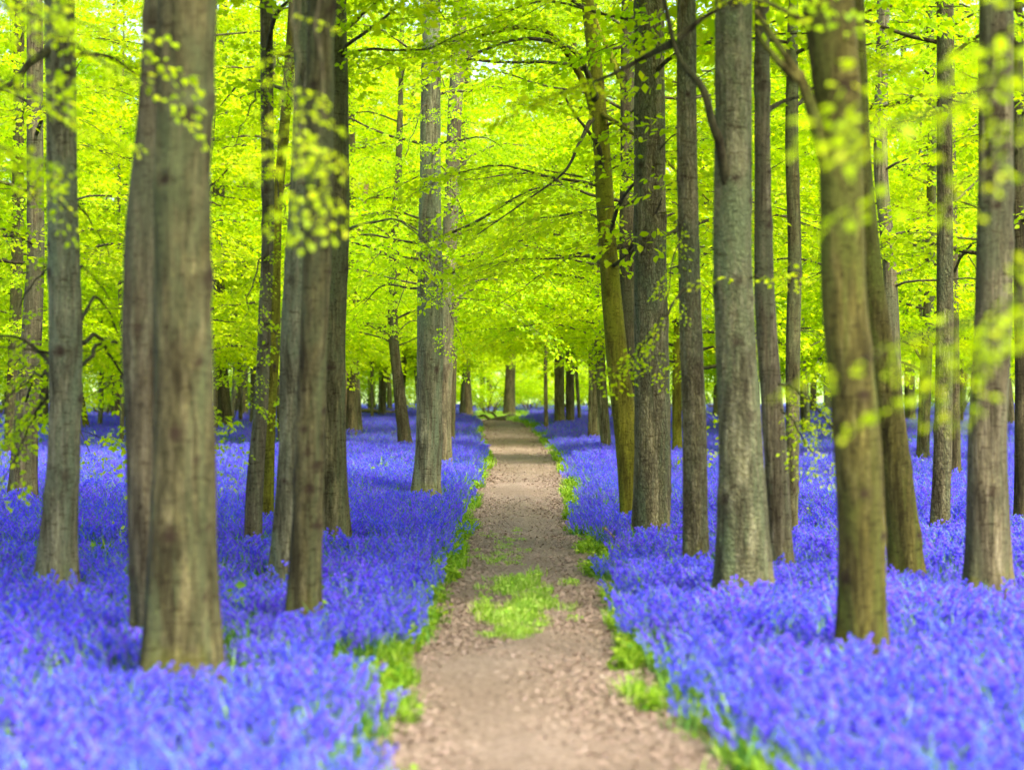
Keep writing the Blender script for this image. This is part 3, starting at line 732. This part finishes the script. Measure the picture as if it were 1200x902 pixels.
# low bushes where the wood ends
def bush(label, px, Y, h, n):
    x = (px - 600) / FPX * Y
    root = bpy.data.objects.new('bush', None); COL.objects.link(root); root.location = (x, Y, float(ground_h(x, Y)))
    tag(root, label, 'bush', 'bushes at the end of the wood')
    C = Crown('far'); st = MB()
    for i in range(n):
        a = i * 2.4 + rng.uniform(-.4, .4); L = h * rng.uniform(.7, 1.1)
        p = bough_curve(np.array([.12 * math.cos(a), .12 * math.sin(a), -.1]), a, L * .62, 1.7, rng.uniform(.35, .9), wob=.1)
        st.add(*tube_geo(p, np.linspace(.03, .008, len(p)), 5))
        C.bough(p, .02, int(rng.integers(6, 9)), 1.15, .2, wood=False)
    link('crown', C.leaf.mesh('crown', LEAF), root)
    st.add(np.concatenate(C.wood.v), np.concatenate(C.wood.i).reshape(-1, 4))
    tag(link('stems', st.mesh('stems', BARK['dark']), root), kind='stuff')
for label, px, Y, h, n in [
    ('low leafy bush behind the fallen bough at the path end', 574, 92, 2.6, 13), ('round leafy bush just right of the stout distant trunk at the path end', 622, 98, 2.3, 11),
    ('leafy bush at the wood edge left of the curved small beech', 440, 94, 2.4, 11), ('leafy bush at the wood edge behind the speckled path trunk', 520, 97, 2.8, 12),
    ('leafy bush at the wood edge behind the far pair of trunks', 662, 96, 2.5, 11), ('leafy bush at the wood edge behind the mossy bent beech', 722, 93, 2.3, 11),
    ('leafy bush far back between the rough dark trunk and the scaly beech', 838, 92, 2.6, 11), ('leafy bush far back between the forked beech and the rough straight trunk', 1072, 90, 2.7, 12),
    ('leafy bush far back right of the thickest left trunk', 282, 91, 2.4, 11), ('leafy bush far back between the straight trunk and the thickest left trunk', 122, 88, 2.7, 12),
    ('tall leafy bush far back left of the mossy footed beech', -5, 82, 3.6, 14), ('tall leafy bush far back between the mossy footed beech and the straight trunk', 56, 92, 3.8, 14),
    ('tall leafy bush glimpsed left of the wavy spotted trunk', 276, 104, 3.8, 14), ('tall leafy bush glimpsed left of the dark straight trunk behind the knotty trio', 398, 100, 3.6, 14),
    ('tall leafy bush behind the small curved leaning beech', 484, 100, 3.8, 14), ('tall leafy bush behind the small leaning stem right of the path', 690, 104, 3.8, 14),
    ('tall leafy bush glimpsed between the furrowed trunk and the straight rough dark trunk', 792, 98, 3.6, 14), ('tall leafy bush glimpsed left of the far slender trunk beside the clearing', 938, 100, 3.7, 14),
    ('tall leafy bush glimpsed just left of the stout brown beech', 1126, 96, 3.8, 14), ('tall leafy bush far back at the right edge', 1204, 90, 3.6, 14), ('wide leafy bush far behind the path end', 600, 112, 4.2, 18)]:
    bush(label, px, Y, h, n)

# ------------------------------------------------------------------ ground cover, scattered by geometry nodes
def scatter(name, protos, pos, rotz, scale, tilt=None, seed=0):
    me = bpy.data.meshes.new(name)
    me.vertices.add(len(pos)); me.vertices.foreach_set('co', np.asarray(pos, np.float32).ravel())
    r = np.random.default_rng(seed)
    a = me.attributes.new('rot', 'FLOAT_VECTOR', 'POINT')
    tx = r.normal(0, .08 if tilt is None else tilt, (len(pos), 2))
    a.data.foreach_set('vector', np.column_stack([tx, rotz]).astype(np.float32).ravel())
    a = me.attributes.new('scl', 'FLOAT', 'POINT'); a.data.foreach_set('value', np.asarray(scale, np.float32))
    a = me.attributes.new('pid', 'INT', 'POINT'); a.data.foreach_set('value', r.integers(0, len(protos), len(pos)).astype(np.int32))
    pc = bpy.data.collections.new(name + '_kinds')
    for i, p in enumerate(protos):
        pc.objects.link(bpy.data.objects.new(f'{name}_kind', p))
    ng = bpy.data.node_groups.new(name, 'GeometryNodeTree')
    ng.interface.new_socket('Geometry', in_out='INPUT', socket_type='NodeSocketGeometry')
    ng.interface.new_socket('Geometry', in_out='OUTPUT', socket_type='NodeSocketGeometry')
    N, L = ng.nodes, ng.links
    gi, go = N.new('NodeGroupInput'), N.new('NodeGroupOutput')
    ci = N.new('GeometryNodeCollectionInfo'); ci.inputs['Collection'].default_value = pc
    ci.inputs['Separate Children'].default_value = True; ci.inputs['Reset Children'].default_value = True
    ip = N.new('GeometryNodeInstanceOnPoints'); ip.inputs['Pick Instance'].default_value = True
    def attr(n, t):
        q = N.new('GeometryNodeInputNamedAttribute'); q.data_type = t; q.inputs['Name'].default_value = n; return q.outputs['Attribute']
    e2r = N.new('FunctionNodeEulerToRotation')
    L.new(attr('rot', 'FLOAT_VECTOR'), e2r.inputs[0]); L.new(e2r.outputs[0], ip.inputs['Rotation'])
    L.new(attr('scl', 'FLOAT'), ip.inputs['Scale']); L.new(attr('pid', 'INT'), ip.inputs['Instance Index'])
    L.new(gi.outputs[0], ip.inputs['Points']); L.new(ci.outputs[0], ip.inputs['Instance']); L.new(ip.outputs[0], go.inputs[0])
    o = link(name, me)
    md = o.modifiers.new('scatter', 'NODES'); md.node_group = ng
    return o

def blade_geo(p0, az, L, w, bend, n=5, up=1.2):
    t = np.linspace(0, 1, n)
    ang = up - bend * t
    dx = np.concatenate([[0], np.cumsum(np.cos(ang[:-1]) * L / (n - 1))]); dz = np.concatenate([[0], np.cumsum(np.sin(ang[:-1]) * L / (n - 1))])
    c, s = math.cos(az), math.sin(az)
    mid = np.stack([p0[0] + dx * c, p0[1] + dx * s, dz], 1)
    ww = w * np.sqrt(np.clip(1 - (t * 1.0) ** 2.2, 0.0, 1)) * (0.6 + .4 * np.minimum(1, t * 4)) / 2 + .0003
    sd = np.array([-s, c, 0])
    v = np.concatenate([mid + sd * ww[:, None], mid - sd * ww[:, None]])
    i = np.arange(n - 1)
    return v, np.stack([i, i + 1, n + i + 1, n + i], 1)

BELL_R = [(.0, .0028), (.004, .0062), (.014, .0070), (.019, .0108)]
def bell_geo(at, d, s):
    d = d / np.linalg.norm(d)
    a = np.cross(d, [.3, .5, .8]); a /= np.linalg.norm(a); b = np.cross(d, a)
    k = 6; th = np.arange(k) * 2 * math.pi / k + rng.uniform(0, 1)
    rings = [at + d * (h * s) + (np.cos(th)[:, None] * a + np.sin(th)[:, None] * b) * (q * s) for h, q in BELL_R]
    v = np.concatenate(rings); i = np.arange(k); j = (i + 1) % k
    return v, np.concatenate([np.stack([r * k + i, r * k + j, (r + 1) * k + j, (r + 1) * k + i], 1) for r in range(len(BELL_R) - 1)])

def bluebell_clump(nst, rad, nbell):
    bells, green = MB(), MB()
    for _ in range(nst):
        q, a0 = rad * math.sqrt(rng.random()), rng.uniform(0, 6.28)
        p0 = np.array([q * math.cos(a0), q * math.sin(a0), 0]); az = rng.uniform(0, 6.28)
        h = rng.uniform(.23, .36); lean = rng.uniform(.0, .06)
        t = np.linspace(0, 1, 7)
        out = lean * t + .055 * np.clip((t - .72) / .28, 0, 1) ** 1.6
        zz = h * t - .012 * np.clip((t - .85) / .15, 0, 1) ** 2
        st = p0 + np.stack([out * math.cos(az), out * math.sin(az), zz], 1)
        green.add(*tube_geo(st, np.linspace(.0028, .0016, 7), 3))
        n = rng.integers(nbell - 2, nbell + 3)
        for i in range(n):
            u = .58 + .42 * i / max(1, n - 1)
            at = np.array([np.interp(u, t, st[:, k]) for k in range(3)])
            a2 = az + rng.uniform(-1.5, 1.5)
            d = np.array([math.cos(a2) * .75, math.sin(a2) * .75, rng.uniform(-.95, -.25)])
            bells.add(*bell_geo(at + d * .008 + np.array([0, 0, .002]), d, rng.uniform(.64, .95)))
    for _ in range(int(nst * 2.0)):
        q, a0 = rad * math.sqrt(rng.random()), rng.uniform(0, 6.28)
        green.add(*blade_geo((q * math.cos(a0), q * math.sin(a0)), rng.uniform(0, 6.28), rng.uniform(.18, .36), rng.uniform(.010, .016), rng.uniform(.4, 1.5), 5, 1.35))
    m = MB()
    nb = sum(len(x) for x in bells.n)
    for v, i in ((np.concatenate(bells.v), np.concatenate(bells.i).reshape(-1, 4)), (np.concatenate(green.v), np.concatenate(green.i).reshape(-1, 4))): m.add(v, i)
    me = m.mesh('bluebell_clump', BELL); me.materials.append(BLADE)
    mi = np.zeros(len(me.polygons), np.int32); mi[nb:] = 1
    me.polygons.foreach_set('material_index', mi)
    return me

def weed_clump(nl, rad, h, mat, wide):
    m = MB()
    for _ in range(nl):
        q, a0 = rad * math.sqrt(rng.random()), rng.uniform(0, 6.28)
        if wide:                                        # broad leaf on a short stalk
            c = np.array([q * math.cos(a0), q * math.sin(a0), rng.uniform(.25, 1) * h])
            az = rng.uniform(0, 6.28); d = np.array([[math.cos(az), math.sin(az), rng.uniform(-.5, .5)]])
            frm = rot_from(d, rng.normal(0, .5, 1), 1)[0]
            m.add(LEAF6 @ frm.T * rng.uniform(.022, .05) + c, LF6)
            if rng.random() < .4: m.add(*tube_geo(np.array([[c[0], c[1], 0], c * [1, 1, .6], c]), .0018, 3))
        else:
            m.add(*blade_geo((q * math.cos(a0), q * math.sin(a0)), rng.uniform(0, 6.28), rng.uniform(.5, 1.1) * h, rng.uniform(.004, .008), rng.uniform(.6, 2.0), 4, 1.4))
    return m.mesh('tuft', mat)

def in_view_region(n, y0, y1, margin):
    """random points of the wedge of ground the camera sees, with a margin either side"""
    y = np.sqrt(rng.uniform(y0 ** 2, y1 ** 2, n)) if margin == 0 else rng.uniform(y0, y1, n)
    half = .25 * y + margin
    keep = rng.uniform(0, .25 * y1 + margin, n) < half
    y = y[keep]; half = half[keep]
    return rng.uniform(-1, 1, len(y)) * half, y

tx = np.array([T['base'][0] for T in TREES.values()]); ty = np.array([T['base'][1] for T in TREES.values()])
tr = np.array([T['rad'](.15) for T in TREES.values()])
def off_path(x, y, gap_l=0.0, gap_r=0.0):
    L, R = path_edges(y)
    L = L - gap_l; R = R + gap_r
    return (x < L) | (x > R) | (y > PATH_END + 1)
def off_trunks(x, y):
    ok = np.ones(len(x), bool)
    for a, b, c in zip(tx, ty, tr): ok &= (x - a) ** 2 + (y - b) ** 2 > (c * .95) ** 2
    return ok
VL = np.array([(1300, 90), (902, 66), (850, 74), (800, 66), (750, 44), (700, 40), (665, 44), (640, 22), (600, 14), (560, 13), (520, 10), (495, 8)], float)
VR = np.array([(1300, 110), (902, 80), (860, 125), (825, 100), (790, 36), (760, 13), (725, 10), (700, 14), (672, 44), (645, 46), (628, 26), (605, 9), (580, 14), (560, 15), (540, 10), (520, 18), (495, 16)], float)
def verge_width(y, side):
    """how far the green fringe beside the path reaches before the bluebells close up"""
    row = HOR + FPX * EYE / y
    l = np.interp(row, VL[::-1, 0], VL[::-1, 1]); r = np.interp(row, VR[::-1, 0], VR[::-1, 1])
    w = np.where(side < 0, l, r) * y / FPX
    return w * (1.1 + 1.1 * vnoise(y * 1.1, side * 7.3, 0, 31) + .8 * vnoise(y * 3.1, side * 2.3, 0, 32)).clip(.08, 2.6)

X, Y = [], []
for y0, y1, dens, mg in ((5.2, 13, 62, 1.8), (13, 24, 48, 2.5), (24, 45, 30, 4), (45, 75, 16, 6), (75, 116, 8, 9)):
    half1 = .25 * y1 + mg
    x, y = in_view_region(int(dens * (y1 - y0) * 2 * half1), y0, y1, mg)
    X.append(x); Y.append(y)
X, Y = np.concatenate(X), np.concatenate(Y)
side = np.where(X > (path_edges(Y)[0] + path_edges(Y)[1]) / 2, 1, -1)
vw = verge_width(Y, side)
patch = vnoise(X * .55, Y * .30, 0, 41) + .6 * vnoise(X * 1.9, Y * 1.3, 0, 42)
ok = off_path(X, Y, 0, 0)
L, R = path_edges(Y)
dist = np.where(side < 0, L - X, X - R)
ok &= (dist > (vw - .06) * rng.uniform(.3, 1.15, len(X))) | (Y > PATH_END + 1)
ok &= off_trunks(X, Y) & (rng.random(len(X)) < np.where(patch > .40, .38, .88))
ok &= ~((Y > 72) & (np.abs(X - (.0 * Y)) < 1.3 + .03 * (Y - 72)) & (Y < 96) & (X < .8))     # grassy end of the path
bx, by, bdist = X[ok], Y[ok], np.where(Y[ok] > PATH_END, 1, dist[ok])
bells = [bluebell_clump(n, r, b) for n, r, b in ((9, .16, 11), (10, .17, 11), (8, .15, 12), (10, .18, 11), (9, .16, 12), (7, .14, 12))]
foot = np.full(len(bx), 9.0)
for a, b, c in zip(tx, ty, tr): foot = np.minimum(foot, np.hypot(bx - a, by - b) - c)
fk = (foot > .30) | (rng.random(len(bx)) < .35 + 2 * foot)
bx, by, bdist, foot = bx[fk], by[fk], bdist[fk], foot[fk]
o = scatter('bluebell_carpet', bells, np.column_stack([bx, by, ground_h(bx, by)]), rng.uniform(0, 6.28, len(bx)), rng.uniform(.68, 1.08, len(bx)) * (1 + .14 * vnoise(bx * .9, by * .9, 0, 51)) * np.clip(.62 + 1.1 * bdist, .62, 1) * np.clip(.60 + .75 * foot, .6, 1), seed=3)
tag(o, 'violet blue carpet of bluebells covering the wood floor', 'flowers', kind='stuff')

# green fringe beside the path, and weeds among the flowers
herbs = [weed_clump(16, .05, .09, HERB, True), weed_clump(14, .05, .17, HERB, False), weed_clump(18, .06, .12, HERB, True), weed_clump(14, .05, .13, HERB, True), weed_clump(16, .05, .14, GRASSM, False)]
ey = np.concatenate([rng.uniform(5.5, 20, 4000), rng.uniform(20, 45, 3600), rng.uniform(45, PATH_END, 1500)])
sd_ = np.where(rng.random(len(ey)) < .5, -1, 1)
L, R = path_edges(ey)
w_ = verge_width(ey, sd_)
off = rng.uniform(-.10, 1.15, len(ey)) * w_ - .07 * (vnoise(ey * 1.9, sd_ * 3.3, 0, 63) > .25) * rng.random(len(ey))
ex = np.where(sd_ < 0, L - off, R + off)
keep = rng.random(len(ey)) < np.clip(.45 + 1.7 * vnoise(ey * 1.6, sd_ * 5.0, off * 4, 61), .02, 1) * np.where(ey < 20, np.clip(w_ / .3, .15, 1), 1)
ex, ey = ex[keep], ey[keep]
px_, py_ = in_view_region(16000, 6, 100, 2)
pp = vnoise(px_ * .55, py_ * .30, 0, 41) + .5 * vnoise(px_ * 1.7, py_ * 1.1, 0, 42)
k2 = off_path(px_, py_, .3, .3) & (pp > .35) & (rng.random(len(px_)) < .4)
gx = np.concatenate([ex, px_[k2]]); gy = np.concatenate([ey, py_[k2]])
gs = np.concatenate([rng.uniform(.7, 1.25, len(ex)), rng.uniform(1.5, 2.6, k2.sum())])
gk = off_trunks(gx, gy)
gx, gy, gs = gx[gk], gy[gk], gs[gk]
tag(scatter('verge_herbs', herbs, np.column_stack([gx, gy, ground_h(gx, gy) + .005]), rng.uniform(0, 6.28, len(gx)), gs, seed=5),
    'bright green leafy herbs fringing the path edges', 'plants', kind='stuff')

# grass: patch in the middle of the path, a faint one beyond it, and the grassy end of the path
grass = [weed_clump(40, .10, .14, GRASSM, False), weed_clump(34, .11, .10, GRASSM, False), weed_clump(16, .09, .08, GRASSM, True)]
def blob(px0, px1, r0, r1, n, soft=.3):
    row = rng.uniform(r0, r1, n); Yd = FPX * EYE / (row - HOR)
    u = rng.uniform(-1.15, 1.15, n); v = (row - (r0 + r1) / 2) / ((r1 - r0) / 2)
    cx = (px0 + px1) / 2; half = (px1 - px0) / 2
    lean = -.25 * v
    e = (u - lean) ** 2 + v ** 2 + soft * (1.0 * vnoise(u * 1.6, v * 1.6, 0, 71) + .9 * vnoise(u * 5, v * 5, 0, 72))
    k = rng.random(n) < np.clip((.95 - e) * 1.7, 0, 1)
    return ((cx + u * half - 600) / FPX * Yd)[k], Yd[k]
g1 = blob(570, 668, 660, 746, 520, .95); g2 = blob(566, 640, 736, 754, 160); g3 = blob(560, 636, 606, 656, 260, .8)
s1 = rng.uniform(.3, .95, len(g1[0])); s2 = rng.uniform(.3, .6, len(g2[0])); s3 = rng.uniform(.25, .45, len(g3[0]))
gx, gy = np.concatenate([g1[0], g2[0], g3[0]]), np.concatenate([g1[1], g2[1], g3[1]])
tag(scatter('path_grass', grass, np.column_stack([gx, gy, ground_h(gx, gy) + .022]), rng.uniform(0, 6.28, len(gx)), np.concatenate([s1, s2, s3]), seed=6),
    'tufts of short bright grass growing in the middle of the path', 'grass', kind='stuff')
ge = rng.uniform(70, 98, 2600); hx = rng.uniform(-2.2, 1.6, 2600) + (ge - 72) * .0
kk = off_path(hx, ge, -.1, -.1)
tag(scatter('clearing_grass', grass, np.column_stack([hx[kk], ge[kk], ground_h(hx[kk], ge[kk])]), rng.uniform(0, 6.28, kk.sum()), rng.uniform(1.3, 2.4, kk.sum()), seed=8),
    'green grass where the path ends below the far trees', 'grass', kind='stuff')

# dead leaves and chips on the path
def flake(seed):
    r = np.random.default_rng(seed); m = MB()
    v = LEAF6.copy() * [1, .9, 1]; v[:, 2] = r.uniform(.02, .28, 6) + .25 * (v[:, 1] ** 2) * r.uniform(0, 3)
    v[:, :2] += r.normal(0, .05, (6, 2)); v[:, 0] -= .5
    m.add(v, LF6)
    return m.mesh('dead_leaf', LITTER, False)
fl = [flake(i) for i in range(7)]
fy = np.concatenate([rng.uniform(6.2, 16, 20000), rng.uniform(16, 34, 20000), rng.uniform(34, 75, 9000)])
L, R = path_edges(fy)
u = rng.random(len(fy))
u = np.where(rng.random(len(fy)) < .6, np.where(rng.random(len(fy)) < .55, rng.beta(1.2, 5, len(fy)), 1 - rng.beta(1.2, 5, len(fy))), u)
dens = .34 + .75 * np.abs(2 * u - 1) ** 1.5 + .7 * vnoise(u * 3, fy * .9, 0, 81)
k = rng.random(len(fy)) < dens
fx = (L - .12) * (1 - u) + (R + .12) * u
fx, fy = fx[k], fy[k]
tag(scatter('leaf_litter', fl, np.column_stack([fx, fy, ground_h(fx, fy) + .034]), rng.uniform(0, 6.28, len(fx)), rng.uniform(.008, .032, len(fx)) * (1 + fy / 60), tilt=.25, seed=9),
    'scattered dry beech leaves and chips on the path', 'leaves', kind='stuff')

# ------------------------------------------------------------------ fallen wood
def fallen(name, label, cat, pieces, bark):
    """pieces: lists of (px, row, depth, radius)"""
    first = np.array(P(*pieces[0][0][:3]))
    root = bpy.data.objects.new(name, None); COL.objects.link(root); root.location = (first[0], first[1], float(ground_h(first[0], first[1])))
    tag(root, label, cat, None)
    b = np.array(root.location)
    for i, pc in enumerate(pieces):
        c = np.array([P(*q[:3]) for q in pc]) - b
        n = max(12, len(c) * 7)
        p = smooth_path(c, n); r = np.interp(np.linspace(0, 1, n), np.linspace(0, 1, len(pc)), [q[3] for q in pc])
        r = r * (1 + .15 * vnoise(np.linspace(0, 9, n), i, .3, 5))
        m = MB(); m.add(*tube_geo(p, r, 9))
        e0, e1 = np.arange(9)[::-1], (n - 1) * 9 + np.arange(9)
        m.i.append(e0); m.n.append(np.array([9])); m.i.append(e1); m.n.append(np.array([9]))
        link('stem' if i == 0 else 'side_branch', m.mesh('stem', BARK[bark]), root)
fallen('fallen_bough', 'dead crooked bough lying across the grassy end of the path', 'fallen branch',
       [[(566, 494, 74, .05), (578, 493, 74, .10), (590, 491, 74, .13), (601, 488, 74.5, .13), (606, 491, 74.5, .06)], [(576, 493, 74, .06), (568, 487, 74, .05), (560, 488, 74, .03)], [(585, 492, 74, .05), (577, 484, 74.4, .04), (572, 483, 74.4, .02)]], 'dark')
fallen('fallen_log', 'long thin dead log lying in the bluebells behind the curved beech', 'log',
       [[(418, 482, 80, .06), (432, 481, 80, .09), (448, 483, 80, .10), (464, 484, 80, .09)], [(440, 482, 80, .05), (446, 478, 80, .02)]], 'dark')
fallen('dead_stick', 'short pale stick poking out of the bluebells right of the path', 'stick',
       [[(708, 618, 19.8, .012), (718, 628, 19.6, .013), (735, 643, 19.2, .010)], [(722, 631, 19.5, .006), (728, 629, 19.5, .003)]], 'dead')
fallen('dead_branch', 'thin dark bare branch rising from the bluebells beside the stout brown beech', 'fallen branch',
       [[(1130, 721, 12.2, .007), (1155, 717, 12.2, .010), (1174, 710, 12.2, .010), (1179, 688, 12.2, .006)], [(1172, 711, 12.2, .007), (1190, 709, 12.3, .006), (1210, 706, 12.4, .005)], [(1150, 718, 12.2, .005), (1142, 722, 12.1, .003)]], 'dark')
fallen('path_stick', 'small dark stick lying on the right side of the path', 'stick',
       [[(668, 727, 13.62, .007), (678, 728.5, 13.55, .009), (686, 729, 13.52, .006)], [(676, 728, 13.55, .004), (681, 725.5, 13.62, .002)]], 'dark')
